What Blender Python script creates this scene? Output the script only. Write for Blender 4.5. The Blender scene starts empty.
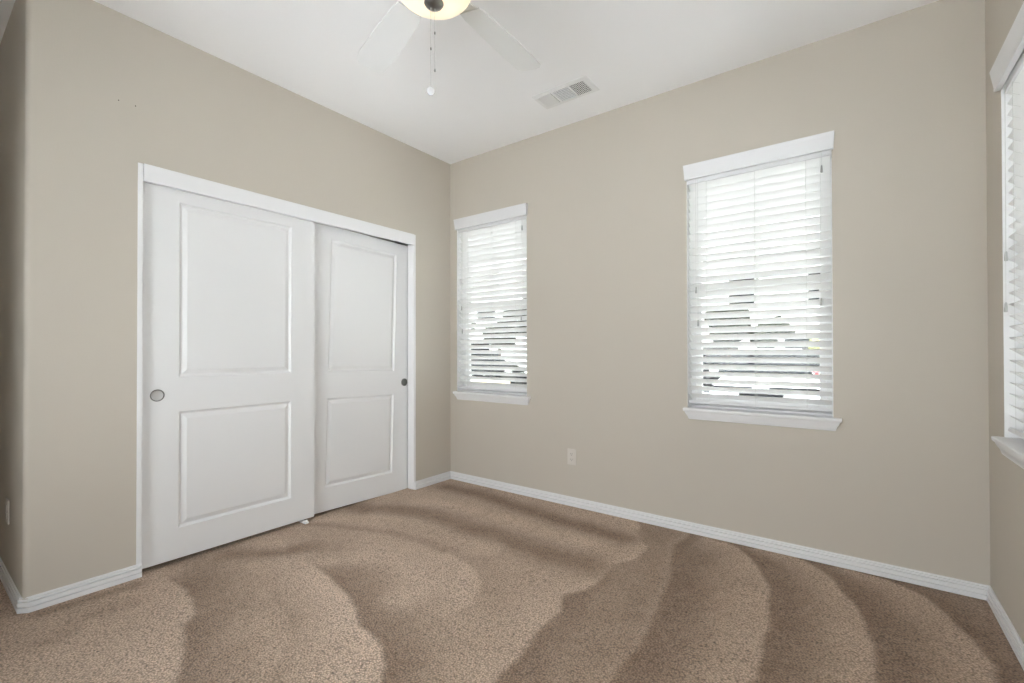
import bpy, bmesh, math, random
import numpy as np
from mathutils import Vector, Matrix
random.seed(7)
PI = math.pi
scene = bpy.context.scene
COL = scene.collection

# ------------------------------------------------------------------ camera
F_PX, YAW, PITCH, ROLL = 461.16, -0.6387, 0.0075, -0.0017
CAM = Vector((2.834, -2.906, 1.108))
fw = Vector((math.sin(YAW)*math.cos(PITCH), math.cos(YAW)*math.cos(PITCH), math.sin(PITCH)))
r0 = Vector((math.cos(YAW), -math.sin(YAW), 0)); u0 = r0.cross(fw)
rt = r0*math.cos(ROLL) + u0*math.sin(ROLL); up = -r0*math.sin(ROLL) + u0*math.cos(ROLL)
cd = bpy.data.cameras.new('camera'); cam = bpy.data.objects.new('camera', cd); COL.objects.link(cam)
M3 = Matrix((rt, up, -fw)).transposed()
cam.matrix_world = Matrix.Translation(CAM) @ M3.to_4x4()
cd.sensor_fit = 'HORIZONTAL'; cd.sensor_width = 36.0; cd.lens = F_PX/1024*36
cd.shift_x = -0.70/1024; cd.shift_y = 5.87/1024
cd.clip_start = 0.02; cd.clip_end = 300
scene.camera = cam

# ------------------------------------------------------------------ world, exposure
SKY = 5.0
world = bpy.data.worlds.new('sky'); scene.world = world; world.use_nodes = True
nt = world.node_tree; nt.nodes.clear()
out = nt.nodes.new('ShaderNodeOutputWorld'); bg = nt.nodes.new('ShaderNodeBackground')
tc = nt.nodes.new('ShaderNodeTexCoord'); sp = nt.nodes.new('ShaderNodeSeparateXYZ')
rp = nt.nodes.new('ShaderNodeValToRGB')
rp.color_ramp.elements[0].position = 0.0; rp.color_ramp.elements[0].color = (.96, .965, 1, 1)
rp.color_ramp.elements[1].position = 0.8; rp.color_ramp.elements[1].color = (.88, .925, 1, 1)
nt.links.new(tc.outputs['Generated'], sp.inputs[0]); nt.links.new(sp.outputs['Z'], rp.inputs[0])
nt.links.new(rp.outputs[0], bg.inputs['Color']); bg.inputs['Strength'].default_value = SKY
nt.links.new(bg.outputs[0], out.inputs[0])
SUN = 20.0
sl_ = bpy.data.lights.new('sun', 'SUN'); sl_.energy = SUN; sl_.angle = math.radians(1.0); sl_.color = (.98, .975, 1)
so_ = bpy.data.objects.new('sun', sl_); COL.objects.link(so_); so_.location = (0, 0, 12)
so_.rotation_euler = Vector((.10, -.42, -.90)).to_track_quat('-Z', 'Y').to_euler()
vs = scene.view_settings
vs.view_transform = 'Standard'; vs.look = 'None'; vs.gamma = 1; vs.use_curve_mapping = False
vs.exposure = 0.72
scene.cycles.max_bounces = 14; scene.cycles.diffuse_bounces = 10; scene.cycles.transparent_max_bounces = 16
scene.cycles.use_denoising = True
scene.cycles.caustics_reflective = False; scene.cycles.caustics_refractive = False
scene.cycles.sample_clamp_indirect = 8.0

def portal(name, loc, rot, sx, sy):
    l = bpy.data.lights.new(name, 'AREA'); l.shape = 'RECTANGLE'; l.size = sx; l.size_y = sy
    l.cycles.is_portal = True
    o = bpy.data.objects.new(name, l); COL.objects.link(o); o.location = loc; o.rotation_euler = rot
    return o

# ------------------------------------------------------------------ materials
def mat(name, col, rough=.6, metal=0, bump=None, spec=.5, var=None, translucent=0, emit=None):
    m = bpy.data.materials.new(name); m.use_nodes = True; n = m.node_tree; b = n.nodes['Principled BSDF']
    b.inputs['Base Color'].default_value = (*col, 1); b.inputs['Roughness'].default_value = rough
    b.inputs['Metallic'].default_value = metal; b.inputs['Specular IOR Level'].default_value = spec
    t = n.nodes.new('ShaderNodeTexCoord')
    if var:                                   # var = (scale, amount): faint mottling of the base colour
        z = n.nodes.new('ShaderNodeTexNoise'); z.inputs['Scale'].default_value = var[0]; z.inputs['Detail'].default_value = 4
        n.links.new(t.outputs['Object'], z.inputs['Vector'])
        r = n.nodes.new('ShaderNodeValToRGB'); a = var[1]
        r.color_ramp.elements[0].position = .3; r.color_ramp.elements[1].position = .7
        r.color_ramp.elements[0].color = (*[c*(1-a) for c in col], 1); r.color_ramp.elements[1].color = (*[min(1, c*(1+a)) for c in col], 1)
        n.links.new(z.outputs['Fac'], r.inputs[0]); n.links.new(r.outputs[0], b.inputs['Base Color'])
    if bump:                                  # bump = (scale, strength, distance)
        z = n.nodes.new('ShaderNodeTexNoise'); z.inputs['Scale'].default_value = bump[0]; z.inputs['Detail'].default_value = 3
        n.links.new(t.outputs['Object'], z.inputs['Vector'])
        q = n.nodes.new('ShaderNodeBump'); q.inputs['Strength'].default_value = bump[1]; q.inputs['Distance'].default_value = bump[2]
        n.links.new(z.outputs['Fac'], q.inputs['Height']); n.links.new(q.outputs[0], b.inputs['Normal'])
    if emit:
        b.inputs['Emission Color'].default_value = (*emit[0], 1); b.inputs['Emission Strength'].default_value = emit[1]
    if translucent:
        tr = n.nodes.new('ShaderNodeBsdfTranslucent'); tr.inputs['Color'].default_value = (*col, 1)
        mx = n.nodes.new('ShaderNodeMixShader'); mx.inputs[0].default_value = translucent
        n.links.new(b.outputs[0], mx.inputs[1]); n.links.new(tr.outputs[0], mx.inputs[2])
        n.links.new(mx.outputs[0], n.nodes['Material Output'].inputs['Surface'])
    return m

WALL = mat('wall_paint', (.53, .487, .425), .75, bump=(140, .12, .002), spec=.25, var=(1.3, .012))
CEIL = mat('ceiling_paint', (.90, .90, .91), .85, bump=(90, .1, .002), spec=.2)
TRIM = mat('trim_paint', (.78, .78, .79), .35, spec=.4, bump=(60, .01, .0005))
DOOR = mat('door_paint', (.76, .76, .765), .33, spec=.45, bump=(70, .05, .001))
BLIND = mat('blind_vinyl', (.86, .86, .85), .4, translucent=.12, bump=(40, .03, .001))
VALANCE = mat('valance_vinyl', (.72, .72, .73), .4, bump=(40, .03, .001))
KNOB = mat('knob_grey', (.42, .42, .42), .5, bump=(80, .05, .001))
CORD = mat('cord_fabric', (.62, .62, .60), .8, bump=(400, .2, .001))
TASSEL = mat('tassel_plastic', (.42, .42, .41), .5, bump=(100, .1, .001))
FRAME = mat('window_vinyl', (.80, .80, .80), .4, bump=(50, .03, .001))
NICKEL = mat('brushed_nickel', (.42, .40, .38), .32, 1, bump=(220, .08, .001))
DARKMETAL = mat('dark_nickel', (.22, .21, .20), .35, 1, bump=(220, .08, .001))
PULL = mat('satin_pull', (.60, .60, .60), .42, .8, bump=(200, .05, .001))
PULLD = mat('dark_pull', (.12, .125, .115), .45, .4, bump=(200, .05, .001))
BLADE = mat('fan_blade_white', (.75, .75, .75), .5, bump=(30, .05, .001))
HOUSING = mat('fan_housing', (.76, .76, .76), .4, bump=(30, .03, .001))
PLATE = mat('outlet_plastic', (.62, .58, .53), .4, bump=(80, .03, .001))
SLOT = mat('dark_slot', (.05, .045, .04), .7, bump=(80, .03, .001))
VENTW = mat('vent_enamel', (.80, .80, .80), .45, bump=(80, .03, .001))
DUCT = mat('duct_dark', (.09, .09, .09), .8, bump=(80, .03, .001))
CLOSET = mat('closet_paint', (.45, .42, .38), .8, bump=(140, .12, .002))

def glass_mat():
    m = bpy.data.materials.new('window_glass'); m.use_nodes = True; n = m.node_tree; n.nodes.clear()
    o = n.nodes.new('ShaderNodeOutputMaterial'); t = n.nodes.new('ShaderNodeBsdfTransparent'); g = n.nodes.new('ShaderNodeBsdfGlossy')
    g.inputs['Roughness'].default_value = .02; t.inputs['Color'].default_value = (.95, .97, .96, 1)
    f = n.nodes.new('ShaderNodeFresnel'); f.inputs['IOR'].default_value = 1.45
    mx = n.nodes.new('ShaderNodeMixShader')
    n.links.new(f.outputs[0], mx.inputs[0]); n.links.new(t.outputs[0], mx.inputs[1]); n.links.new(g.outputs[0], mx.inputs[2])
    n.links.new(mx.outputs[0], o.inputs[0]); return m
GLASS = glass_mat()

def carpet_mat():
    m = bpy.data.materials.new('carpet_pile'); m.use_nodes = True; n = m.node_tree; b = n.nodes['Principled BSDF']
    b.inputs['Roughness'].default_value = .95; b.inputs['Specular IOR Level'].default_value = .1
    b.inputs['Sheen Weight'].default_value = .15; b.inputs['Sheen Roughness'].default_value = .5
    tc = n.nodes.new('ShaderNodeTexCoord'); at = n.nodes.new('ShaderNodeAttribute'); at.attribute_name = 'nap'
    L = n.links.new
    def noise(sc, det, rough=.5):
        z = n.nodes.new('ShaderNodeTexNoise'); z.inputs['Scale'].default_value = sc; z.inputs['Detail'].default_value = det
        z.inputs['Roughness'].default_value = rough; L(tc.outputs['Object'], z.inputs['Vector']); return z
    def math_(op, a, b_, c=None):
        k = n.nodes.new('ShaderNodeMath'); k.operation = op
        for i, v in enumerate((a, b_, c)):
            if v is None: continue
            if isinstance(v, (int, float)): k.inputs[i].default_value = v
            else: L(v, k.inputs[i])
        return k.outputs[0]
    big = noise(5, 4); mid = noise(28, 4, .6); fine = noise(210, 3, .75)
    vo = n.nodes.new('ShaderNodeTexVoronoi'); vo.inputs['Scale'].default_value = 135; L(tc.outputs['Object'], vo.inputs['Vector'])
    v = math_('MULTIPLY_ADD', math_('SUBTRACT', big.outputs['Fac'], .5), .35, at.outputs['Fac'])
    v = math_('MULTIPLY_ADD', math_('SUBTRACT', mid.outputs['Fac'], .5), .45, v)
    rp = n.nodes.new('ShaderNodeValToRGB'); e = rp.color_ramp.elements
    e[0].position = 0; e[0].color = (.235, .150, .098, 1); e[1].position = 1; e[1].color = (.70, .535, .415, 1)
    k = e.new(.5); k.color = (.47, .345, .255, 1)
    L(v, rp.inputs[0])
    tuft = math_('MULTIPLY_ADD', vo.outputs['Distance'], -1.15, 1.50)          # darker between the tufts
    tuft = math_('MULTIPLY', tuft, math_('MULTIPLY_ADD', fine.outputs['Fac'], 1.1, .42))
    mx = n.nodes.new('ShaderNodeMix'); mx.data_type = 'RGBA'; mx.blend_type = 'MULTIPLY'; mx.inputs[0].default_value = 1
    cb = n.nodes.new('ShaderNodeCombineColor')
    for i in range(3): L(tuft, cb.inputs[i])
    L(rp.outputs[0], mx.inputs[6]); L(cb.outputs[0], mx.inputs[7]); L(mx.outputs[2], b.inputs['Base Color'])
    h = math_('SUBTRACT', fine.outputs['Fac'], vo.outputs['Distance'])
    bp = n.nodes.new('ShaderNodeBump'); bp.inputs['Strength'].default_value = .7; bp.inputs['Distance'].default_value = .006
    L(h, bp.inputs['Height']); L(bp.outputs[0], b.inputs['Normal'])
    return m

# ------------------------------------------------------------------ mesh helpers
def bm_box(bm, x0, x1, y0, y1, z0, z1, mi=0):
    v = [bm.verts.new((x, y, z)) for x in (x0, x1) for y in (y0, y1) for z in (z0, z1)]
    fs = [(0, 1, 3, 2), (4, 6, 7, 5), (0, 4, 5, 1), (2, 3, 7, 6), (0, 2, 6, 4), (1, 5, 7, 3)]
    r = [bm.faces.new([v[i] for i in f]) for f in fs]
    for f in r: f.material_index = mi
    return v
def bm_prism(bm, pts, z0, z1):                # vertical prism over a 2D outline
    a = [bm.verts.new((x, y, z0)) for x, y in pts]; b = [bm.verts.new((x, y, z1)) for x, y in pts]
    n = len(pts)
    for i in range(n): bm.faces.new((a[i], a[(i+1) % n], b[(i+1) % n], b[i]))
    bm.faces.new(a[::-1]); bm.faces.new(b)
def bm_loft(bm, loops, cap=True):             # closed loops of equal length
    L = [[bm.verts.new(p) for p in l] for l in loops]; n = len(L[0])
    for a, b in zip(L, L[1:]):
        for i in range(n): bm.faces.new((a[i], a[(i+1) % n], b[(i+1) % n], b[i]))
    if cap: bm.faces.new(L[0][::-1]); bm.faces.new(L[-1])
    return L
def bm_lathe(bm, prof, c=(0, 0, 0), n=32, axis='Z'):
    loops = []
    for r, h in prof:
        l = []
        for i in range(n):
            a = 2*PI*i/n; p = (r*math.cos(a), r*math.sin(a), h)
            if axis == 'X': p = (h, r*math.cos(a), r*math.sin(a))
            if axis == 'Y': p = (r*math.cos(a), h, r*math.sin(a))
            l.append((p[0]+c[0], p[1]+c[1], p[2]+c[2]))
        loops.append(l)
    bm_loft(bm, loops)
def bm_tube(bm, pts, r, n=8):
    pts = [Vector(p) for p in pts]; loops = []
    for i, p in enumerate(pts):
        d = (pts[min(i+1, len(pts)-1)] - pts[max(i-1, 0)]).normalized()
        a = d.orthogonal().normalized() if i == 0 else (a - d*a.dot(d)).normalized()
        b = d.cross(a)
        loops.append([p + (a*math.cos(2*PI*k/n) + b*math.sin(2*PI*k/n))*r for k in range(n)])
    bm_loft(bm, loops)
def bm_sweep(bm, path, prof, closed_prof=True):
    """profile (out, z) swept along a 2D path, 'out' to the right of the path direction, mitred."""
    P = [Vector(p) for p in path]; loops = []
    for i, p in enumerate(P):
        d1 = (P[i]-P[i-1]).normalized() if i else (P[1]-P[0]).normalized()
        d2 = (P[i+1]-P[i]).normalized() if i < len(P)-1 else d1
        n1 = Vector((d1.y, -d1.x)); n2 = Vector((d2.y, -d2.x)); m = (n1+n2).normalized(); m /= m.dot(n1)
        loops.append([(p.x+m.x*o, p.y+m.y*o, z) for o, z in prof])
    bm_loft(bm, loops)
def obj(name, bm, m, parent=None, smooth=False, bevel=0, angle=35):
    bmesh.ops.recalc_face_normals(bm, faces=bm.faces)
    me = bpy.data.meshes.new(name); bm.to_mesh(me); bm.free()
    for k in (m if isinstance(m, (list, tuple)) else [m]): me.materials.append(k)
    o = bpy.data.objects.new(name, me); COL.objects.link(o)
    if parent: o.parent = parent
    if smooth:
        for p in me.polygons: p.use_smooth = True
        try: me.set_sharp_from_angle(angle=math.radians(angle))
        except Exception: pass
    if bevel:
        b = o.modifiers.new('bevel', 'BEVEL'); b.width = bevel; b.segments = 2; b.limit_method = 'ANGLE'
    return o
def struct(name, bm, m, **k):
    o = obj(name, bm, m, **k); o['kind'] = 'structure'; return o
def thing(name, label, cat, loc=(0, 0, 0), rz=0, group=None):
    o = bpy.data.objects.new(name, None); COL.objects.link(o); o.location = loc; o.rotation_euler = (0, 0, rz)
    o.empty_display_size = .1; o['label'] = label; o['category'] = cat
    if group: o['group'] = group
    return o
def tag(o, label, cat, group=None):
    o['label'] = label; o['category'] = cat
    if group: o['group'] = group
    return o
def copy_tree(o, parent=None):
    c = o.copy(); COL.objects.link(c); c.parent = parent
    for ch in [k for k in bpy.data.objects if k.parent == o]: copy_tree(ch, c)
    return c
NB = bmesh.new

# ------------------------------------------------------------------ room shell
W, H, YF = 3.309, 2.74, -3.75            # right wall x, ceiling height, wall behind the camera
YL = -2.571                              # outside corner of the left wall
Y0, Y1 = -2.165, -0.418                  # closet opening
T = .15
WZ0, WZ1 = .755, 2.18                    # window openings
WINS = [(.078, .812), (2.008, 2.742)]    # back wall openings
RW = (-.996, -.262)                       # right wall opening
FW = (.6, 2.8, .25, 2.15)                 # unseen window behind the camera, added to light the room
BW = (-3.60, -2.50, .40, 2.30)           # unseen wide window in the right wall beside the camera, added for light

bm = NB()                                # wall_back
xs = [-.15, WINS[0][0], WINS[0][1], WINS[1][0], WINS[1][1], W+T]
for i in (0, 2, 4): bm_box(bm, xs[i], xs[i+1], 0, T, -.05, H)
for a, b in WINS: bm_box(bm, a, b, 0, T, -.05, WZ0); bm_box(bm, a, b, 0, T, WZ1, H)
struct('wall_back', bm, WALL)
bm = NB()                                # wall_right
bm_box(bm, W, W+T, YF, BW[0], -.05, H); bm_box(bm, W, W+T, BW[1], RW[0], -.05, H); bm_box(bm, W, W+T, BW[0], BW[1], -.05, BW[2]); bm_box(bm, W, W+T, BW[0], BW[1], BW[3], H); bm_box(bm, W, W+T, RW[1], 0, -.05, H)
bm_box(bm, W, W+T, *RW, -.05, WZ0); bm_box(bm, W, W+T, *RW, WZ1, H)
struct('wall_right', bm, WALL)
bm = NB()                                # wall_left with the closet opening, rounded outside corner
R = .02
cor = [(-R + R*math.cos(a), YL + R + R*math.sin(a)) for a in [-PI/2 + PI/2*i/8 for i in range(9)]]
bm_prism(bm, [(-1.5, YL), *cor, (0, Y0-.022), (-.12, Y0-.022), (-.12, YL+.12), (-1.5, YL+.12)], -.05, H)
bm_box(bm, -.070, 0, Y1+.022, -.30, -.05, 2.0415); bm_box(bm, -.12, 0, -.30, 0, -.05, 2.0415)
bm_box(bm, -.12, 0, Y0-.022, 0, 2.0415, H)
struct('wall_left', bm, WALL, smooth=True)
bm = NB()                                # closet interior
bm_box(bm, -.85, -.75, YL+.12, T, -.05, H); bm_box(bm, -.75, -.12, YL+.12, YL+.17, -.05, H); bm_box(bm, -.75, -.151, 0, T, -.05, H)
struct('wall_closet', bm, CLOSET)
bm = NB()
fx0, fx1, fz0, fz1 = FW
bm_box(bm, -1.5, fx0, YF-T, YF, -.05, H); bm_box(bm, fx1, W+T, YF-T, YF, -.05, H)
bm_box(bm, fx0, fx1, YF-T, YF, -.05, fz0); bm_box(bm, fx0, fx1, YF-T, YF, fz1, H)
struct('wall_front', bm, WALL)
bm = NB(); bm_box(bm, -1.65, -1.5, YF-T, YL+.12, -.05, H); struct('wall_entry', bm, WALL)
bm = NB(); bm_box(bm, -1.65, W+T, YF-T, T, H, H+.12); struct('ceiling', bm, CEIL)

# ------------------------------------------------------------------ carpet with vacuumed nap
NAP = {
    'M': [(1.676, 0.003), (1.719, -0.072), (1.775, -0.229), (1.875, -0.333), (1.906, -0.432), (1.885, -0.545), (1.813, -0.669), (1.833, -0.801), (1.826, -0.972), (1.769, -1.080), (1.803, -1.182), (1.820, -1.348), (1.837, -1.508), (1.844, -1.604), (1.869, -1.735), (1.923, -1.893), (2.005, -2.094)],
    'S': [(1.847, -0.658), (1.924, -1.068), (1.996, -1.523), (2.044, -1.758), (2.124, -2.006)],
    'R0': [(2.008, 0.140), (2.015, -0.098), (2.001, -0.240), (2.063, -0.499), (2.115, -0.685), (2.131, -0.839), (2.156, -1.036), (2.172, -1.261), (2.176, -1.468), (2.185, -1.630), (2.247, -1.915)],
    'R1': [(2.155, -0.040), (2.234, -0.026), (2.305, -0.057), (2.420, -0.236), (2.493, -0.435), (2.530, -0.621), (2.550, -0.830), (2.551, -1.016), (2.551, -1.191), (2.545, -1.364), (2.544, -1.695)],
    'R2': [(2.407, 0.017), (2.505, 0.010), (2.588, -0.005), (2.681, -0.078), (2.758, -0.211), (2.816, -0.360), (2.858, -0.518), (2.881, -0.701), (2.892, -0.830), (2.891, -0.940), (2.873, -1.168), (2.831, -1.513)],
    'R3': [(2.835, 0.002), (2.923, -0.029), (2.996, -0.065), (3.086, -0.135), (3.139, -0.243), (3.170, -0.351), (3.188, -0.475), (3.210, -0.579), (3.220, -0.697), (3.222, -0.864), (3.160, -1.270)],
    'band1': [(0.163, -0.193), (0.258, -0.194), (0.513, -0.182), (0.747, -0.219), (1.182, -0.274), (1.509, -0.305), (1.729, -0.304)],
    'rib1': [(0.097, -0.813), (0.289, -0.579), (0.625, -0.482), (1.018, -0.499), (1.337, -0.486), (1.595, -0.530)],
    'rib2': [(0.024, -1.201), (0.105, -1.063), (0.278, -0.916), (0.583, -0.847), (0.893, -0.854), (1.195, -0.895)],
    'band2': [(-0.182, -1.127), (-0.123, -0.954), (0.079, -0.900), (0.185, -0.801), (0.417, -0.736), (0.691, -0.730), (1.045, -0.728), (1.308, -0.746), (1.538, -0.758), (1.711, -0.751)],
    'line1': [(-0.006, -1.316), (0.159, -1.212), (0.391, -1.127), (0.602, -1.070), (0.780, -1.062), (0.988, -1.064)],
    'dome1': [(0.658, -1.053), (0.780, -1.062), (1.063, -1.075), (1.268, -1.135), (1.386, -1.208), (1.441, -1.287), (1.495, -1.378)],
    'dome2': [(0.450, -1.602), (0.569, -1.600), (0.773, -1.614), (0.975, -1.666), (1.112, -1.715), (1.222, -1.768), (1.293, -1.766), (1.416, -1.819), (1.492, -1.864), (1.554, -1.929), (1.641, -2.032)],
    'dome3': [(0.020, -2.137), (0.111, -2.102), (0.302, -2.080), (0.461, -2.097), (0.591, -2.146), (0.645, -2.195), (0.799, -2.238), (0.949, -2.297), (1.009, -2.331), (1.138, -2.404)],
    'dome4': [(0.420, -1.842), (0.700, -1.868), (0.925, -1.922), (1.074, -1.998), (1.189, -2.088), (1.251, -2.152), (1.347, -2.250)],
    'wedge': [(0.072, -1.806), (0.171, -1.732), (0.278, -1.622), (0.337, -1.482)],
    'base': [(0.048, -2.510), (0.061, -2.418), (0.086, -2.322), (0.083, -2.212)],
    'streak': [(0.337, -2.523), (0.265, -2.453), (0.252, -2.373), (0.257, -2.273)],
    'arc5': [(0.590, -1.514), (0.721, -1.358), (0.912, -1.312), (1.089, -1.349), (1.171, -1.438), (1.184, -1.538)],
}

def floor_mesh():
    nx, ny = 470, 376
    X = np.linspace(-1.5, W, nx); Y = np.linspace(YF, 0, ny)
    gx, gy = np.meshgrid(X, Y, indexing='ij'); px, py = gx.ravel(), gy.ravel()
    rng = np.random.RandomState(3)
    def wob(scale, amp):                  # smooth random offsets so that no edge is ruler-clean
        k = [(rng.uniform(-1, 1, 2)*scale, rng.uniform(0, 6.28)) for _ in range(6)]
        return amp*sum(np.sin(px*a[0]+py*a[1]+p) for a, p in k)/3
    wx, wy = px + wob(22, .008) + wob(70, .004), py + wob(22, .008) + wob(70, .004)
    def dist(line):
        d = np.full(px.shape, 1e9)
        for (ax, ay), (bx, by) in zip(line, line[1:]):
            vx, vy = bx-ax, by-ay; t = np.clip(((wx-ax)*vx+(wy-ay)*vy)/(vx*vx+vy*vy+1e-12), 0, 1)
            d = np.minimum(d, np.hypot(wx-ax-t*vx, wy-ay-t*vy))
        return d
    def inside(poly):
        c = np.zeros(px.shape, bool); n = len(poly)
        for i in range(n):
            (ax, ay), (bx, by) = poly[i], poly[(i+1) % n]
            if ay == by: continue
            c ^= ((ay > wy) != (by > wy)) & (wx < (bx-ax)*(wy-ay)/(by-ay)+ax)
        return c
    def sm(t): t = np.clip(t, 0, 1); return t*t*(3-2*t)
    def put(v, new, mask): return v*(1-mask) + new*mask
    def band(v, line, w, val, k=1.0): return put(v, val, k*np.exp(-(dist(line)/w)**2))
    N = NAP
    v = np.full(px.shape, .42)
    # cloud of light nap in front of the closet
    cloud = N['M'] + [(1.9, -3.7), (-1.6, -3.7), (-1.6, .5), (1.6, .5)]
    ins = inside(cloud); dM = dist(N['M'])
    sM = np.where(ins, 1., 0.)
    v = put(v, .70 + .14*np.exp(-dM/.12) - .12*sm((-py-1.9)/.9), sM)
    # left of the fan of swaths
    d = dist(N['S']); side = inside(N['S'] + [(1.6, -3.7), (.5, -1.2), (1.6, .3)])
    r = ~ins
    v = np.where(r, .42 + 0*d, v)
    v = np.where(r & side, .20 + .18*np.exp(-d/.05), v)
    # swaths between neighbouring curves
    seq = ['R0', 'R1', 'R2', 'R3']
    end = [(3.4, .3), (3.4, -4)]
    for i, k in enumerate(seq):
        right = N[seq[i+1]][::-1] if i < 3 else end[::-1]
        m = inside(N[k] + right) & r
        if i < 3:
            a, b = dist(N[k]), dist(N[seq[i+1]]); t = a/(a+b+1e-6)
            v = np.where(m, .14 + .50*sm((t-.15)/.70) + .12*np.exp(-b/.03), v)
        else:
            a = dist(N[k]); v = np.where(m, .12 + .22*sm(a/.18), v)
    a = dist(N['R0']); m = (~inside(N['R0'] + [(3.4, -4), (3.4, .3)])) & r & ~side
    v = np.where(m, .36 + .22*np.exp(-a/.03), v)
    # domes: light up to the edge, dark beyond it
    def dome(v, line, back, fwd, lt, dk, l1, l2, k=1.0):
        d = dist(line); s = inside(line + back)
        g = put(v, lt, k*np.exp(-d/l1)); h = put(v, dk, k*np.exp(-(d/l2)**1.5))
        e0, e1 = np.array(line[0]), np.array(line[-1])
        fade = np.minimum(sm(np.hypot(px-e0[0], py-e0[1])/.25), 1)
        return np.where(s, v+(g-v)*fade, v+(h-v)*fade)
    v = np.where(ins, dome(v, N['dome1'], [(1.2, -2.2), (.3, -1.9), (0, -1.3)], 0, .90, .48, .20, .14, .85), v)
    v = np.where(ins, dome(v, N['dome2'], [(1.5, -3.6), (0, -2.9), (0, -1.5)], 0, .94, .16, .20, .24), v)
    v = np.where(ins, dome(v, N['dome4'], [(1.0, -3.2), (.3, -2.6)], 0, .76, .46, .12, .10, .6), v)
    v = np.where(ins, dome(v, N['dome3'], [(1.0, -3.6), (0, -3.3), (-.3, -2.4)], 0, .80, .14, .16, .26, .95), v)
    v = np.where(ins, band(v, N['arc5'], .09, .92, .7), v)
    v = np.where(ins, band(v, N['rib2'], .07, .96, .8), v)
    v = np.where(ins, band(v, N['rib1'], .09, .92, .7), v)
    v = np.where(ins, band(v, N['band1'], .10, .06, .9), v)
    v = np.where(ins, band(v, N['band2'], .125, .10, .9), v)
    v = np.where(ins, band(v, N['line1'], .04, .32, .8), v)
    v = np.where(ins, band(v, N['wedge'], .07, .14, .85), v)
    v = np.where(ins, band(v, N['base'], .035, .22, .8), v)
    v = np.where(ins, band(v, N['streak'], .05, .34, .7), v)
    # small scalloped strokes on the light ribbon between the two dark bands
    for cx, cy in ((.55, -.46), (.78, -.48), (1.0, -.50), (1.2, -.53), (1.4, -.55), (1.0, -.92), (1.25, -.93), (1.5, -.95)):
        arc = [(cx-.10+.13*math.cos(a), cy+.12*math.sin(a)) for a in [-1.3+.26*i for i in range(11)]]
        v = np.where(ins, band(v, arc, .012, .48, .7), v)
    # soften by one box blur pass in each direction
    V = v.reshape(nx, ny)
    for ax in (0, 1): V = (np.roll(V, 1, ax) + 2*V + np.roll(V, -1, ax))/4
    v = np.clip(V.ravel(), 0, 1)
    z = .004*(v-.5) + wob(14, .0015)
    co = np.stack([px, py, z-.003], 1)
    me = bpy.data.meshes.new('floor')
    idx = np.arange(nx*ny).reshape(nx, ny)
    q = np.stack([idx[:-1, :-1], idx[1:, :-1], idx[1:, 1:], idx[:-1, 1:]], -1).reshape(-1, 4)
    me.from_pydata(co.tolist(), [], q.tolist())
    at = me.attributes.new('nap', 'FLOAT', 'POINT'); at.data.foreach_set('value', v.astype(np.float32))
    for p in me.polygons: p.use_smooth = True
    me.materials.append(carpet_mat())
    o = bpy.data.objects.new('floor', me); COL.objects.link(o); o['kind'] = 'structure'
    return o
floor_mesh()
bm = NB(); bm_box(bm, -1.65, W+T, YF-T, T, -.15, -.05); struct('floor_slab', bm, CLOSET)

# ------------------------------------------------------------------ baseboards
BP = [(0, 0), (.014, 0), (.0145, .020), (.004, .0215), (.004, .0242), (.0135, .0257), (.0125, .042), (.003, .0433), (.003, .0457), (.0115, .047), (.0105, .0545), (.003, .0557), (.003, .0577), (.0075, .059), (.005, .064), (0, .064)]
def base(name, path):
    bm = NB(); bm_sweep(bm, path, BP); return struct(name, bm, TRIM)
c = .022
base('baseboard_left', [(-1.5, YL), (-c, YL), (0, YL+c), (0, Y0-.002)])
base('baseboard_back', [(0, Y1+.008), (0, 0), (W, 0), (W, YF)])

# ------------------------------------------------------------------ closet frame and sliding doors
bm = NB()
bm_box(bm, -.074, .001, Y0-.022, Y0, 0, 2.0412); bm_box(bm, -.070, .001, Y1, Y1+.022, 0, 2.0412)
bm_box(bm, -.13, -.002, Y0, Y1, 2.02, 2.041)
struct('trim_closet_frame', bm, TRIM, bevel=.002)
bm = NB(); bm_box(bm, -.014, .008, Y0+.001, Y1+.003, 1.956, 2.042)
struct('trim_closet_header', bm, TRIM, bevel=.0025)

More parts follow.
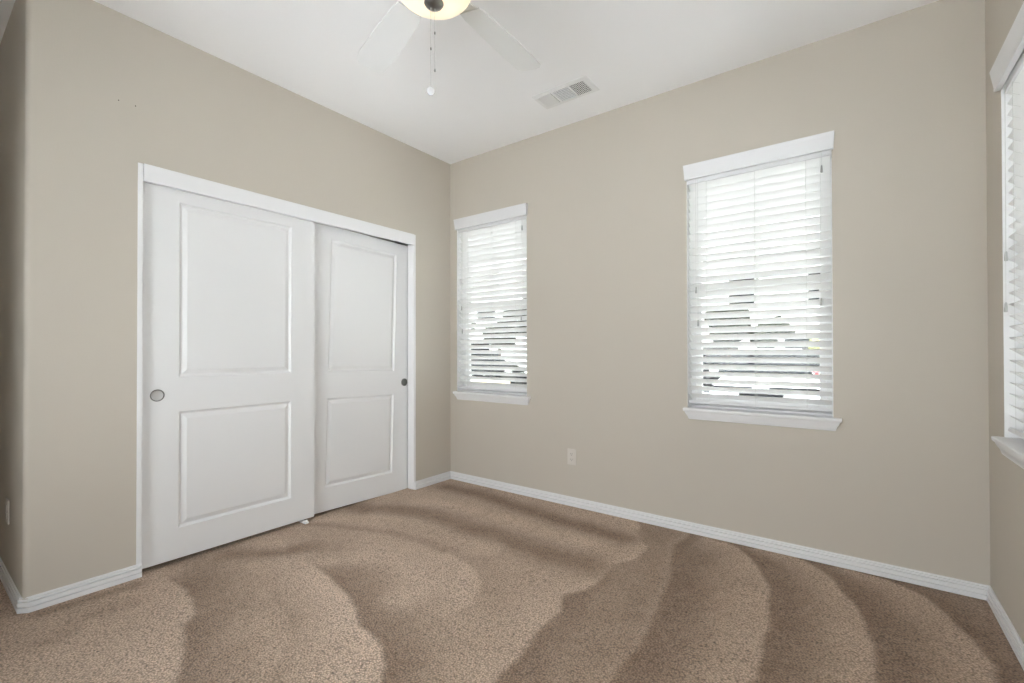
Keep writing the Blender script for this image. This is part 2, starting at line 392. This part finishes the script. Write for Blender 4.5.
DW, DH, DT = .915, 1.965, .033
def panel_loops(y0, y1, z0, z1):
    # (inset, depth): ovolo step, flat groove, sloping shoulder, raised field
    return [[(-d, y0+i, z0+i), (-d, y1-i, z0+i), (-d, y1-i, z1-i), (-d, y0+i, z1-i)]
            for i, d in ((0, 0), (.004, .006), (.009, .0105), (.014, .012), (.034, .004), (.038, .0025))]
def make_door(name, label, pull_right, loc, pullmat, rx=0, sl=.156):
    t = thing(name, label, 'door', loc); t.rotation_euler = (rx, 0, 0)
    bm = NB(); w, h = DW, DH
    pans = [(sl, w-sl, .159, .770), (sl, w-sl, .952, 1.874)]
    ys = [0, sl, w-sl, w]; zs = [0, .159, .770, .952, 1.874, h]
    gv = {}
    def V(y, z):
        if (y, z) not in gv: gv[(y, z)] = bm.verts.new((0, y, z))
        return gv[(y, z)]
    for i in range(3):
        for j in range(5):
            if i == 1 and j in (1, 3):
                lp = panel_loops(ys[1], ys[2], zs[j], zs[j+1])
                L = [[V(ys[1], zs[j]), V(ys[2], zs[j]), V(ys[2], zs[j+1]), V(ys[1], zs[j+1])]]
                for l in lp[1:]: L.append([bm.verts.new(p) for p in l])
                for a, b in zip(L, L[1:]):
                    for k in range(4): bm.faces.new((a[k], a[(k+1) % 4], b[(k+1) % 4], b[k]))
                bm.faces.new(L[-1]); continue
            bm.faces.new((V(ys[i], zs[j]), V(ys[i+1], zs[j]), V(ys[i+1], zs[j+1]), V(ys[i], zs[j+1])))
    # edges and back
    rim = [V(0, z) for z in zs] + [V(y, h) for y in ys[1:]] + [V(w, z) for z in zs[::-1][1:]] + [V(y, 0) for y in ys[::-1][1:-1]]
    bk = [bm.verts.new((-DT, v.co.y, v.co.z)) for v in rim]; n = len(rim)
    for i in range(n): bm.faces.new((rim[i], rim[(i+1) % n], bk[(i+1) % n], bk[i]))
    bm.faces.new(bk)
    obj('door_panel', bm, DOOR, t)
    yc = w-.070 if pull_right else .062
    bm = NB(); c = (0, yc, .862)
    bm_lathe(bm, [(.0282, -.004), (.0282, .0012), (.026, .0012), (.024, .0006), (.012, .0004), (.0005, .0004)], c, 40, 'X')
    p = obj('finger_pull', bm, pullmat, t, smooth=True)
    bm = NB(); bm_lathe(bm, [(.0265, -.004), (.0265, .003), (.0275, .0045), (.0290, .0045), (.0305, .003), (.031, -.004)], c, 40, 'X')
    obj('rim', bm, DARKMETAL, p, smooth=True)
    return t
make_door('closet_door', 'front sliding closet door on the left, white two-panel, with satin round pull', False, (-.030, -2.158, .021), PULL)
make_door('closet_door', 'rear sliding closet door on the right, white two-panel, with dark round pull', True, (-.083, -1.312, .018), PULLD, -math.radians(1.55), .172)
bm = NB()                               # floor guide between the doors
bm_box(bm, -.098, -.008, -1.318, -1.292, -.004, .006); bm_box(bm, -.028, -.022, -1.318, -1.292, .006, .016)
bm_box(bm, -.081, -.066, -1.318, -1.292, .004, .026)
tag(obj('door_guide', bm, TRIM, bevel=.001), 'small white plastic guide under the closet doors where they overlap', 'door guide')

# ------------------------------------------------------------------ windows
def make_window(name, loc, rz, w):
    t = bpy.data.objects.new(name, None); COL.objects.link(t); t.location = loc; t.rotation_euler = (0, 0, rz); t['kind'] = 'structure'
    z0, z1 = WZ0, WZ1; ya, yb = .085, .145
    def ring(name, x0, x1, za, zb, s, y0, y1, m=FRAME):
        bm = NB()
        bm_box(bm, x0, x0+s, y0, y1, za, zb); bm_box(bm, x1-s, x1, y0, y1, za, zb)
        bm_box(bm, x0+s, x1-s, y0, y1, za, za+s); bm_box(bm, x0+s, x1-s, y0, y1, zb-s, zb)
        return obj(name, bm, m, t, bevel=.002)
    ring('window_frame', .001, w-.001, z0+.001, z1-.001, .032, ya, yb)
    zm = (z0+z1)/2 + .02
    ring('upper_sash', .033, w-.033, zm-.018, z1-.033, .026, ya+.030, yb-.005)
    ring('lower_sash', .033, w-.033, z0+.033, zm+.018, .030, ya+.004, ya+.029)
    bm = NB(); bm_box(bm, w/2-.009, w/2+.009, ya+.044, ya+.050, zm+.008, z1-.059)
    obj('muntin', bm, FRAME, t)
    for nm, y, a, b in (('upper_pane', ya+.042, zm+.008, z1-.059), ('lower_pane', ya+.016, z0+.063, zm-.012)):
        bm = NB(); bm_box(bm, .057, w-.057, y, y+.004, a, b); obj(nm, bm, GLASS, t)
    bm = NB()                            # painted jamb liner
    for x in (.0005, w-.0025): bm_box(bm, x, x+.002, .0005, ya, z0+.006, z1-.001)
    bm_box(bm, .0025, w-.0025, .0005, ya, z1-.003, z1-.001); obj('jamb_liner', bm, FRAME, t)
    bm = NB()                            # stool and tapering moulded apron
    prof = [(.691, .006), (.694, .010), (.700, .012), (.712, .016), (.722, .024), (.732, .029), (.738, .031), (.742, .038), (.746, .040), (.757, .041), (.760, .038)]
    def loop(z, p):
        e = p*.85 - .016; p *= .83; f = e + .018
        return [(-e, 0, z), (-e, -p, z), (w+f, -p, z), (w+f, 0, z)]
    bm_loft(bm, [loop(z, p) for z, p in prof])
    bm_box(bm, .001, w-.001, -.001, ya, .7555, .760)
    obj('window_sill', bm, TRIM, t, smooth=True, angle=30)
    return t
WIN = [('window_1', (WINS[0][0], 0, 0), 0), ('window_2', (WINS[1][0], 0, 0), 0), ('window_3', (W, RW[1], 0), -PI/2)]
for n_, l_, r_ in WIN: make_window(n_, l_, r_, .734)

TILT = math.radians(39)
def make_blind():
    w = .734; a, b = .007, w-.007
    t = thing('window_blind', '', 'blind')
    bm = NB()
    zt, n, pitch = 2.112, 30, .0441; cy = .034
    ct, st = math.cos(TILT), math.sin(TILT)
    for i in range(n):
        z = zt - i*pitch; ti = math.radians(43.5 - 7.5*i/n + random.uniform(-.9, .9)); ct, st = math.cos(ti), math.sin(ti)
        z += random.uniform(-.0008, .0008)
        prof = []
        for s in np.linspace(-1, 1, 5):      # s=-1 room edge (high), s=+1 outer edge (low); slight crown
            u = s*.025; h = .0014 + .0012*(1-s*s); prof.append((u, h if abs(s) < 1 else .0008))
        for s in np.linspace(1, -1, 5):
            u = s*.025; h = -.0014 + .0012*(1-s*s); prof.append((u, h if abs(s) < 1 else -.0008))
        L = []
        for x in (a, b):
            L.append([(x, cy + u*ct + h*st, z - u*st + h*ct) for u, h in prof])
        bm_loft(bm, L)
    zb = zt - n*pitch
    obj('slat_panel', bm, BLIND, t, smooth=True, angle=40)
    bm = NB(); ct, st = math.cos(math.radians(20)), math.sin(math.radians(20))
    pr = [(-.025, -.007), (-.025, .007), (-.022, .009), (.022, .009), (.025, .007), (.025, -.007), (.022, -.009), (-.022, -.009)]
    bm_loft(bm, [[(x, cy+u*ct+h*st, .788-u*st+h*ct) for u, h in pr] for x in (a, b)])
    obj('bottom_rail', bm, VALANCE, t, smooth=True, angle=30)
    bm = NB(); bm_box(bm, a-.004, b+.004, .006, .062, 2.127, 2.176); obj('headrail', bm, VALANCE, t, bevel=.002)
    bm = NB()                            # crown valance with returns
    prof = [(2.150, .006), (2.1505, .018), (2.156, .020), (2.164, .019), (2.176, .021), (2.196, .024), (2.214, .027), (2.222, .0275), (2.226, .029), (2.236, .030), (2.237, .028)]
    def loop(z, p):
        e = p*.42
        return [(-e, 0.0005, z), (-e, -p, z), (w+e, -p, z), (w+e, 0.0005, z)]
    bm_loft(bm, [loop(z, p) for z, p in prof])
    obj('valance', bm, VALANCE, t, smooth=True, angle=30)
    for x in (.112, .372, .618):
        bm = NB()
        for y in (cy-.0235, cy+.0235): bm_tube(bm, [(x, y, 2.14), (x, y, .79)], .0007, 5)
        for i in range(n):
            z = zt - i*pitch
            bm_tube(bm, [(x, cy-.0235, z+.014), (x, cy+.0235, z-.014)], .0005, 4)
        obj('ladder_cord', bm, CORD, t)
    for xs_, zs_, nm in (((.054, .066), (1.475, 1.275), 'tilt_cord'), ((.690, .684), (2.062, 1.365), 'lift_cord')):
        for k, (x, z) in enumerate(zip(xs_, zs_)):
            bm = NB(); bm_tube(bm, [(x, .002-k*.004, 2.15), (x, .001-k*.004, (z+2.15)/2), (x, 0-k*.004, z)], .0008, 6)
            o = obj(nm, bm, CORD, t)
            bm = NB(); bm_lathe(bm, [(.0015, .018), (.0035, .016), (.0055, -.006), (.0058, -.018), (.004, -.020)], (x, 0-k*.004, z), 14)
            obj('tassel', bm, TASSEL, o, smooth=True)
    return t
blind = make_blind()
lab = ['narrow-looking white slatted blind beside the closet corner, on the back wall',
       'large white slatted blind in the middle of the back wall, facing the camera',
       'white slatted blind at the far right edge, on the right wall']
for i, (n_, l_, r_) in enumerate(WIN):
    o = blind if i == 0 else copy_tree(blind)
    o.location = l_; o.rotation_euler = (0, 0, r_); o['label'] = lab[i]; o['group'] = 'white window blinds'
for (a_, b_) in WINS: portal('daylight_portal', ((a_+b_)/2, T+.02, (WZ0+WZ1)/2), (-PI/2, 0, 0), .73, 1.42)
portal('daylight_portal', (W+T+.02, sum(RW)/2, (WZ0+WZ1)/2), (PI/2, 0, PI/2), .73, 1.42)

# wide window of the right wall, out of the frame, added for more daylight
t = bpy.data.objects.new('added_window_side', None); COL.objects.link(t); t['kind'] = 'structure'
by0, by1, bz0, bz1 = BW; ym_ = (by0+by1)/2
bm = NB()
bm_box(bm, W+.06, W+.12, by0, by0+.05, bz0, bz1); bm_box(bm, W+.06, W+.12, by1-.05, by1, bz0, bz1)
bm_box(bm, W+.06, W+.12, ym_-.03, ym_+.03, bz0, bz1)
bm_box(bm, W+.06, W+.12, by0+.05, by1-.05, bz0, bz0+.05); bm_box(bm, W+.06, W+.12, by0+.05, by1-.05, bz1-.05, bz1)
obj('window_frame', bm, FRAME, t)
bm = NB(); bm_box(bm, W+.088, W+.092, by0+.05, by1-.05, bz0+.05, bz1-.05); obj('pane', bm, GLASS, t)
portal('daylight_portal', (W+T+.02, ym_, (bz0+bz1)/2), (PI/2, 0, PI/2), by1-by0, bz1-bz0)

t = bpy.data.objects.new('added_window_front', None); COL.objects.link(t); t['kind'] = 'structure'  # unseen window behind the camera, added to bring in daylight
bm = NB()
for a, b in ((fx0, fx0+.05), (fx1-.05, fx1), ((fx0+fx1)/2-.03, (fx0+fx1)/2+.03)): bm_box(bm, a, b, YF-.12, YF-.06, fz0, fz1)
bm_box(bm, fx0+.05, fx1-.05, YF-.12, YF-.06, fz0, fz0+.05); bm_box(bm, fx0+.05, fx1-.05, YF-.12, YF-.06, fz1-.05, fz1)
obj('window_frame', bm, FRAME, t)
bm = NB(); bm_box(bm, fx0+.05, fx1-.05, YF-.092, YF-.088, fz0+.05, fz1-.05); obj('pane', bm, GLASS, t)
portal('daylight_portal', ((fx0+fx1)/2, YF-T-.02, (fz0+fz1)/2), (PI/2, 0, 0), fx1-fx0, fz1-fz0)

# ------------------------------------------------------------------ ceiling fan with light kit
FX, FY = 1.616, -1.741
BOWL_L = .42
fan = thing('ceiling_fan', 'white ceiling fan with lit glass bowl and two pull chains, hanging from the ceiling', 'ceiling fan', (FX, FY, H))
def lz(*pr): return [(r, z-H) for r, z in pr]
bm = NB(); bm_lathe(bm, lz((.070, H), (.070, 2.725), (.055, 2.69), (.030, 2.675), (.014, 2.672))); obj('canopy', bm, HOUSING, fan, smooth=True)
bm = NB(); bm_lathe(bm, lz((.013, 2.68), (.013, 2.575))); obj('downrod', bm, HOUSING, fan, smooth=True)
bm = NB(); bm_lathe(bm, lz((.025, 2.585), (.06, 2.575), (.105, 2.555), (.12, 2.53), (.12, 2.50), (.10, 2.482), (.075, 2.474), (.06, 2.47), (.06, 2.447), (.075, 2.440), (.10, 2.430), (.11, 2.420), (.11, 2.414)), n=48)
obj('motor_housing', bm, HOUSING, fan, smooth=True)
for k in range(5):
    a = math.radians(92 + 72*k)
    bm = NB(); pts = []
    r0_, r1_ = .20, .665
    prof = [(.20, .050), (.24, .058), (.40, .066), (.58, .070), (.64, .066), (.658, .050), (.665, .025)]
    out_ = [(r, w_) for r, w_ in prof] + [(r, -w_) for r, w_ in prof[::-1]]
    pitch = math.radians(11)
    def P(r, s, h): return Vector((r, s*math.cos(pitch)-h*math.sin(pitch), s*math.sin(pitch)+h*math.cos(pitch)))
    zc = 2.462-H; Rz = Matrix.Rotation(a, 3, 'Z')
    bm_loft(bm, [[Rz @ (P(r, s, h)) + Vector((0, 0, zc)) for r, s in out_] for h in (-.003, .003)])
    bl = obj('blade', bm, BLADE, fan)
    bm = NB()
    for s0, s1, rr0, rr1 in ((.018, .032, .09, .20), (.032, .04, .20, .255)):
        bm_loft(bm, [[Rz @ P(rr, s, h) + Vector((0, 0, zc)) for s, h in ((-s_, .0035), (s_, .0035), (s_, .009), (-s_, .009))] for rr, s_ in ((rr0, s0), (rr1, s1))])
    obj('blade_arm', bm, HOUSING, bl)
bowl_m = mat('lit_opal_glass', (.80, .72, .58), .3, emit=((1.0, .84, .56), BOWL_L))
bm = NB(); pr = [(.110, 2.424), (.136, 2.423), (.137, 2.418)]
for i in range(1, 15):
    r = .137*math.cos(PI/2*i/14.5); pr.append((r, 2.418 - .050*math.sin(PI/2*i/14.5)))
bm_lathe(bm, lz(*pr), n=64); obj('light_bowl', bm, bowl_m, fan, smooth=True, angle=60)
bm = NB(); bm_lathe(bm, lz((.034, 2.371), (.035, 2.366), (.030, 2.358), (.018, 2.351), (.008, 2.347), (.001, 2.346)), n=32)
obj('finial', bm, DARKMETAL, fan, smooth=True)
# pull chains hang a little beside the centre of the finial
for (dx, dy), z1_, zj, nm in (((-.005, -.010), 2.050, 2.199, 'disc'), ((.004, .001), 2.124, 2.258, 'bead')):
    bm = NB(); bm_tube(bm, [(dx, dy, 2.356-H), (dx, dy, zj-H), (dx, dy, z1_-H)], .0009, 6)
    z = 2.345
    while z > z1_:
        bm_lathe(bm, [(.0004, .0014), (.0014, 0), (.0004, -.0014)], (dx, dy, z-H), 6); z -= .005
    ch = obj('pull_chain', bm, PULL, fan)
    bm = NB(); bm_lathe(bm, [(.001, .006), (.0025, .003), (.0025, -.003), (.001, -.006)], (dx, dy, zj-H), 12); obj('chain_connector', bm, DARKMETAL, ch, smooth=True)
    bm = NB()
    if nm == 'disc':
        bm_lathe(bm, [(.003, -.0025), (.013, -.0035), (.0148, -.002), (.0148, .002), (.013, .0035), (.003, .0025)], (0, 0, 0), 32, 'Y')
        bmesh.ops.rotate(bm, verts=bm.verts, cent=(0, 0, 0), matrix=Matrix.Rotation(.62, 3, 'X') @ Matrix.Rotation(.5, 3, 'Z'))
        bmesh.ops.translate(bm, verts=bm.verts, vec=(dx, dy, 2.046-H))
    else:
        bm_lathe(bm, [(.001, .006), (.003, .002), (.004, -.004), (.002, -.007)], (dx, dy, z1_-H), 12)
    obj('pull_knob', bm, KNOB, ch, smooth=True)

# ------------------------------------------------------------------ ceiling air register
vt = thing('air_vent', 'white metal air vent with three louvred sections, in the ceiling near the back wall', 'vent', (0, 0, H))
vx0, vx1, vy0, vy1 = 1.175, 1.562, -.462, -.278
secs = [(1.203, 1.297), (1.309, 1.417), (1.429, 1.527)]; sy0, sy1 = -.428, -.300
bm = NB()
bm_box(bm, vx0, vx1, vy0, sy0, -.005, 0); bm_box(bm, vx0, vx1, sy1, vy1, -.005, 0)
for a, b in ((vx0, secs[0][0]), (secs[0][1], secs[1][0]), (secs[1][1], secs[2][0]), (secs[2][1], vx1)): bm_box(bm, a, b, sy0, sy1, -.007, 0)
obj('vent_frame', bm, VENTW, vt, bevel=.0015)
bm = NB(); bm_box(bm, vx0+.01, vx1-.01, vy0+.01, vy1-.01, -.0012, -.0002); obj('duct_backing', bm, DUCT, vt)
for k, (a, b) in enumerate(secs):
    bm = NB()
    def fin(x0, x1, y0, y1, lean, zb_=-.009):
        L = [[(x0, y0, z), (x1, y0, z), (x1, y1, z), (x0, y1, z)] for z in (-.0013,)]
        up_ = [(x+lean[0], y+lean[1], zb_) for x, y, z in L[0]]
        bm_loft(bm, [L[0], up_])
    if k == 1:
        for i in range(8): y = sy0+.006+i*.0158; fin(a, b, y, y+.0012, (0, .0015), -.0085)
    elif k == 0:
        for i in range(9): x = a+.002+i*.0105; fin(x, x+.0015, sy0, sy1, (-.0085, 0))
    else:
        for i in range(9): x = a+.004+i*.0105; fin(x, x+.003, sy0, sy1, (.004, 0), -.004)
        for i in range(6): y = sy0+.018+i*.019; fin(a, b, y, y+.003, (0, -.003), -.0038)
    obj('louvre_section', bm, VENTW, vt)

# ------------------------------------------------------------------ outlets and small wall marks
def outlet(label, loc, group=None):
    t = thing('wall_outlet', label, 'outlet', loc, 0, group)
    bm = NB(); bm_box(bm, -.035, .035, -.006, 0, -.0575, .0575); obj('cover_plate', bm, PLATE, t, bevel=.003)
    for zc_ in (.020, -.020):
        bm = NB(); bm_box(bm, -.017, .017, -.0085, -.005, zc_-.014, zc_+.014); r = obj('receptacle', bm, PLATE, t, bevel=.002)
        bm = NB()
        for x in (-.0065, .0065): bm_box(bm, x-.001, x+.001, -.0088, -.0083, zc_-.001, zc_+.007)
        bm_lathe(bm, [(.0025, -.0088), (.0025, -.0083)], (0, 0, zc_-.007), 10, 'Y'); obj('slot', bm, SLOT, r)
    bm = NB(); bm_lathe(bm, [(.003, -.0072), (.003, -.005)], (0, 0, 0), 12, 'Y'); obj('screw', bm, PLATE, t)
    return t
outlet('almond duplex outlet on the back wall between the two windows', (1.203, -.0004, .350))
outlet('beige outlet on the shaded entry wall at the left edge', (-.400, YL-.0004, .352))
bm = NB(); bm_lathe(bm, [(.004, 0), (.009, -.001), (.009, -.006), (.004, -.008), (.004, -.016), (.0055, -.017), (.0055, -.022)], (1.402, -.0128, .033), 16, 'Y')
tag(obj('cable_stub', bm, TRIM, smooth=True), 'tiny white cable stub on the back baseboard below and right of the outlet', 'cable stub')
for y_, z_, l_ in ((-2.262, 2.315, 'tiny dark stud standing for a nail hole in the wall above the closet, left one'), (-2.197, 2.315, 'tiny dark stud standing for a nail hole in the wall above the closet, right one')):
    bm = NB(); bm_lathe(bm, [(.0025, 0), (.0025, .001), (.001, .003)], (0.0, y_, z_), 10, 'X')  # dark stud added in place of an empty nail hole
    tag(obj('nail_hole_stud', bm, SLOT), l_, 'nail hole mark')

# ------------------------------------------------------------------ outside
GZ = -.35
ASPH = mat('street_asphalt', (.12, .12, .13), .9, bump=(30, .3, .01), var=(3, .1))
CONC = mat('driveway_concrete', (.60, .60, .60), .85, bump=(20, .2, .01), var=(2, .08))
GRASS = mat('lawn', (.16, .22, .06), .95, bump=(40, .8, .03), var=(6, .3))
STUC = mat('house_stucco', (.72, .70, .66), .9, bump=(30, .3, .01), var=(2, .05))
STUC2 = mat('tan_stucco', (.55, .42, .30), .9, bump=(30, .3, .01), var=(2, .05))
ROOF = mat('roof_tile', (.05, .038, .034), .85, bump=(12, .8, .05), var=(6, .25))
GDOOR = mat('garage_door', (.03, .022, .02), .6, bump=(5, .2, .01))
DWIN = mat('house_glass', (.012, .014, .016), .9, spec=0, bump=(5, .02, .01))
CARW = mat('car_paint_white', (.50, .50, .51), .2, bump=(5, .01, .01))
CARR = mat('car_paint_red', (.50, .03, .04), .25, bump=(5, .01, .01))
CARK = mat('car_paint_black', (.006, .006, .007), .8, spec=.02, bump=(5, .01, .01))
CARG = mat('car_glass', (.008, .009, .010), .9, spec=0, bump=(5, .01, .01))
TYRE = mat('tyre_rubber', (.02, .02, .02), .9, bump=(40, .3, .01))
CHROME = mat('chrome', (.8, .8, .8), .1, 1, bump=(5, .01, .01))
LAMP = mat('headlamp', (.70, .72, .74), .1, bump=(50, .1, .01))
LEAF = mat('leaf_green', (.014, .016, .008), 1, spec=0, bump=(20, .8, .03), var=(9, .5))
LEAFY = mat('leaf_yellow_green', (.12, .13, .02), .8, bump=(20, .8, .03), var=(9, .4))
BARK = mat('bark', (.09, .065, .05), .9, bump=(20, .8, .03))

bm = NB(); bm_box(bm, -40, 40, -40, 60, GZ-.3, GZ-.01); struct('ground_1', bm, CONC)
bm = NB(); bm_box(bm, -40, 40, 11, 18.5, GZ-.01, GZ); struct('street', bm, ASPH)
bm = NB(); bm_box(bm, -40, -3.0, 2.5, 10.5, GZ-.01, GZ+.01); bm_box(bm, 3.6, 40, 2.5, 10.5, GZ-.01, GZ+.01); struct('lawn', bm, GRASS)

def house(label, x0, x1, y0, y1, hw, hr, wins, garage, m):
    t = thing('house', label, 'house', ((x0+x1)/2, y0, GZ)); ox, oy = (x0+x1)/2, y0
    bm = NB(); bm_box(bm, x0-ox, x1-ox, 0, y1-oy, 0, hw); obj('wall', bm, m, t)
    e = .5; ym = (y1-y0)/2
    bm = NB()
    A = [(x0-ox-e, -e, hw), (x1-ox+e, -e, hw), (x1-ox+e, y1-oy+e, hw), (x0-ox-e, y1-oy+e, hw)]
    B = [(x, y, z+.18) for x, y, z in A]
    i_ = ym; C_ = [(x0-ox-e+i_, ym-.05, hr), (x1-ox+e-i_, ym-.05, hr), (x1-ox+e-i_, ym+.05, hr), (x0-ox-e+i_, ym+.05, hr)]
    bm_loft(bm, [A, B, C_]); obj('roof', bm, ROOF, t)
    for a, b, c_, d in wins:
        bm = NB(); bm_box(bm, a-ox-.08, b-ox+.08, -.06, .02, c_-.08, d+.08); f = obj('window', bm, FRAME, t)
        bm = NB(); bm_box(bm, a-ox, b-ox, -.07, -.055, c_, d); obj('pane', bm, DWIN, f)
    for a, b, d in garage:
        bm = NB()
        for k in range(4): bm_box(bm, a-ox, b-ox, -.05, .02, k*d/4+.01, (k+1)*d/4-.01)
        obj('garage_door', bm, GDOOR, t)
house('white two-storey house with brown tiled roof across the street', -6.0, 4.5, 21, 29, 5.6, 7.6,
      [(-5.2, -4.0, 3.6, 4.8), (-2.0, -.9, 3.6, 4.8), (1.2, 2.6, 3.6, 4.8), (.3, 1.4, .9, 2.1), (2.0, 3.2, .9, 2.1)], [(-4.2, -1.6, 1.75)], STUC)
house('white two-storey house with brown roof seen through the narrower window', -23, -9.5, 20, 28, 5.4, 7.6,
      [(-21, -19.5, 3.4, 4.6), (-17, -15.5, 3.4, 4.6), (-12.5, -11, 3.4, 4.6), (-18, -16, .9, 2.2), (-13, -11.5, .9, 2.2)], [(-22, -19.4, 2.1)], STUC)

def car(label, loc, rz, paint, front=True):
    t = thing('car', label, 'car', loc, rz)         # nose towards local -y
    L_, Wd = 4.4, 1.82
    sec = [(-2.2, .30, .62, .78), (-2.12, .22, .74, .86), (-1.6, .20, .86, .90), (-1.0, .20, .95, .91), (.0, .20, 1.0, .91), (1.2, .20, 1.02, .91), (1.9, .22, .98, .88), (2.15, .30, .85, .80)]
    bm = NB()
    bm_loft(bm, [[(-w_*.92, y, z0_), (w_*.92, y, z0_), (w_, y, z0_+.22), (w_*.98, y, z1_-.12), (w_*.80, y, z1_), (-w_*.80, y, z1_), (-w_*.98, y, z1_-.12), (-w_, y, z0_+.22)] for y, z0_, z1_, w_ in sec])
    obj('body', bm, paint, t, smooth=True, angle=50)
    bm = NB()
    cs = [(-1.05, .94, .94, .80), (-.35, .94, 1.40, .66), (.5, .96, 1.46, .66), (1.2, .98, 1.40, .64), (1.85, .96, 1.0, .74)]
    bm_loft(bm, [[(-.80, y, z0_), (.80, y, z0_), (w_, y, z1_), (-w_, y, z1_)] for y, z0_, z1_, w_ in cs]); obj('windows', bm, CARG, t, smooth=True, angle=50)
    bm = NB(); rs = [(-.40, 1.385, .655), (.5, 1.465, .665), (1.25, 1.40, .645)]
    bm_loft(bm, [[(-w_, y, z-.03), (w_, y, z-.03), (w_*.9, y, z+.03), (-w_*.9, y, z+.03)] for y, z, w_ in rs]); obj('roof', bm, paint, t, smooth=True)
    for x in (-.82, .82):
        for y in (-1.4, 1.35):
            bm = NB(); bm_lathe(bm, [(.18, -.11), (.32, -.11), (.335, -.08), (.335, .08), (.32, .11), (.18, .11)], (x, y, .335), 24, 'X'); wh = obj('wheel', bm, TYRE, t, smooth=True)
            bm = NB(); bm_lathe(bm, [(.02, -.115), (.19, -.115), (.19, .115), (.02, .115)], (x, y, .335), 20, 'X'); obj('hubcap', bm, CHROME, wh)
    bm = NB(); bm_loft(bm, [[(-.26, y, .48), (.26, y, .48), (.34, y, .70), (-.34, y, .70)] for y in (-2.225, -2.05)]); g = obj('grille', bm, CARK, t)
    bm = NB()
    for k in range(4): bm_box(bm, -.28, .28, -2.235, -2.22, .48+k*.045, .488+k*.045)
    obj('grille_bar', bm, DARKMETAL, g)
    bm = NB(); bm_loft(bm, [[(-.86, -2.02, z), (-.5, -2.21, z), (.5, -2.21, z), (.86, -2.02, z), (.8, -1.9, z), (-.8, -1.9, z)] for z in (.735, .81)]); obj('front_trim', bm, CARK, t)
    bm = NB()
    for k in range(4):
        cx_ = (k-1.5)*.062; n = 20
        bm_tube(bm, [(cx_+.042*math.cos(2*PI*i/n), -2.225, .77+.042*math.sin(2*PI*i/n)) for i in range(n+1)], .008, 6)
    obj('emblem', bm, CHROME, t, smooth=True)
    for s in (-1, 1):
        bm = NB(); bm_loft(bm, [[(s*.52, -2.19, .60), (s*.84, -2.05, .62), (s*.84, -2.05, .76), (s*.54, -2.17, .74)], [(s*.52, -2.0, .60), (s*.80, -1.95, .62), (s*.80, -1.95, .74), (s*.54, -2.0, .72)]]); obj('headlight', bm, LAMP, t)
        bm = NB(); bm_box(bm, s*.66-.14, s*.66+.14, 2.08, 2.165, .72, .86); obj('tail_light', bm, CARR, t)
        bm = NB(); bm_loft(bm, [[(s*.88, -.75, .95), (s*1.04, -.75, .96), (s*1.04, -.75, 1.08), (s*.88, -.75, 1.07)], [(s*.88, -.62, .95), (s*1.02, -.64, .96), (s*1.02, -.64, 1.08), (s*.88, -.62, 1.07)]]); obj('mirror', bm, paint, t)
    return t
car('white car with a four-ring emblem above its dark grille, parked outside the larger window', (1.35, 8.2, GZ), .08, CARW)
car('red car parked beyond the white car, seen through the larger window', (2.6, 15.0, GZ), 1.75, CARR)
car('black car parked across the street at the left of the white car', (-1.9, 15.2, GZ), 1.57, CARK)
car('dark car parked outside the narrower window', (-8.4, 10.0, GZ), 1.2, CARK)

def blob(bm, c, r, seed, sub=3, flat=1.0):
    rng = random.Random(seed); res = bmesh.ops.create_icosphere(bm, subdivisions=sub, radius=1)
    ph = [(Vector((rng.uniform(-1, 1), rng.uniform(-1, 1), rng.uniform(-1, 1)))*6, rng.uniform(0, 6)) for _ in range(7)]
    for v in res['verts']:
        d = v.co.normalized(); k = 1 + .09*sum(math.sin(d.dot(a)+p) for a, p in ph)/1.6 + rng.uniform(-.06, .06)
        v.co = Vector(c) + Vector((d.x*r*k, d.y*r*k, d.z*r*k*flat))
def tree(label, x, y, h, r, seed, m=LEAF):
    t = thing('tree', label, 'tree', (x, y, GZ)); rng = random.Random(seed)
    bm = NB(); bm_tube(bm, [(0, 0, 0), (.05, .02, h*.4), (0, .05, h*.75)], .10, 10); obj('trunk', bm, BARK, t, smooth=True)
    bm = NB()
    for k in range(9):
        a = rng.uniform(0, 6.28); q = rng.uniform(.2, .65)*r
        blob(bm, (q*math.cos(a), q*math.sin(a), h*.75+rng.uniform(-.4, .5)*r), r*rng.uniform(.4, .6), seed*10+k)
    obj('crown', bm, m, t)
def hedge(label, x0, x1, y, h, seed, m=LEAF):
    bm = NB(); rng = random.Random(seed); x = x0
    while x <= x1: blob(bm, (x, y+rng.uniform(-.1, .1), GZ+h*.5), h*.55, int(seed*100+x*10), 3, .95); x += h*.55
    tag(obj('hedge', bm, m), label, 'hedge')
hedge('yellow-green bush row in front of the white house', 2.3, 3.6, 17.7, 2.2, 2, LEAFY)
hedge('low dark hedge by the house seen through the narrower window', -14.5, -9.5, 14.0, .8, 3)
tree('street tree in front of the white house, right of its garage', -1.6, 18.9, 3.4, .95, 5)
tree('street tree at the left, seen through the narrower window', -9.9, 15.5, 4.2, 1.1, 7)
tree('small tree farther left, seen through the narrower window', -12.9, 17.0, 3.2, .95, 8)
tree('short street tree at the far left of the white house', -4.6, 19.1, 2.9, 1.0, 9)
tree('wide street tree before the middle of the white house', .05, 18.8, 2.8, .8, 10)
tree('round dark tree beside the house seen through the narrower window', -16.6, 17.5, 3.6, 1.2, 11)
tree('low round tree between the two white houses', -7.7, 19.2, 3.0, 1.1, 12)
bm = NB(); bm_box(bm, -5.6, -3.4, 5.2, 5.4, GZ, .42); tag(obj('garden_wall', bm, STUC2, bevel=.02), 'low tan stucco garden wall outside the narrower window', 'garden wall')
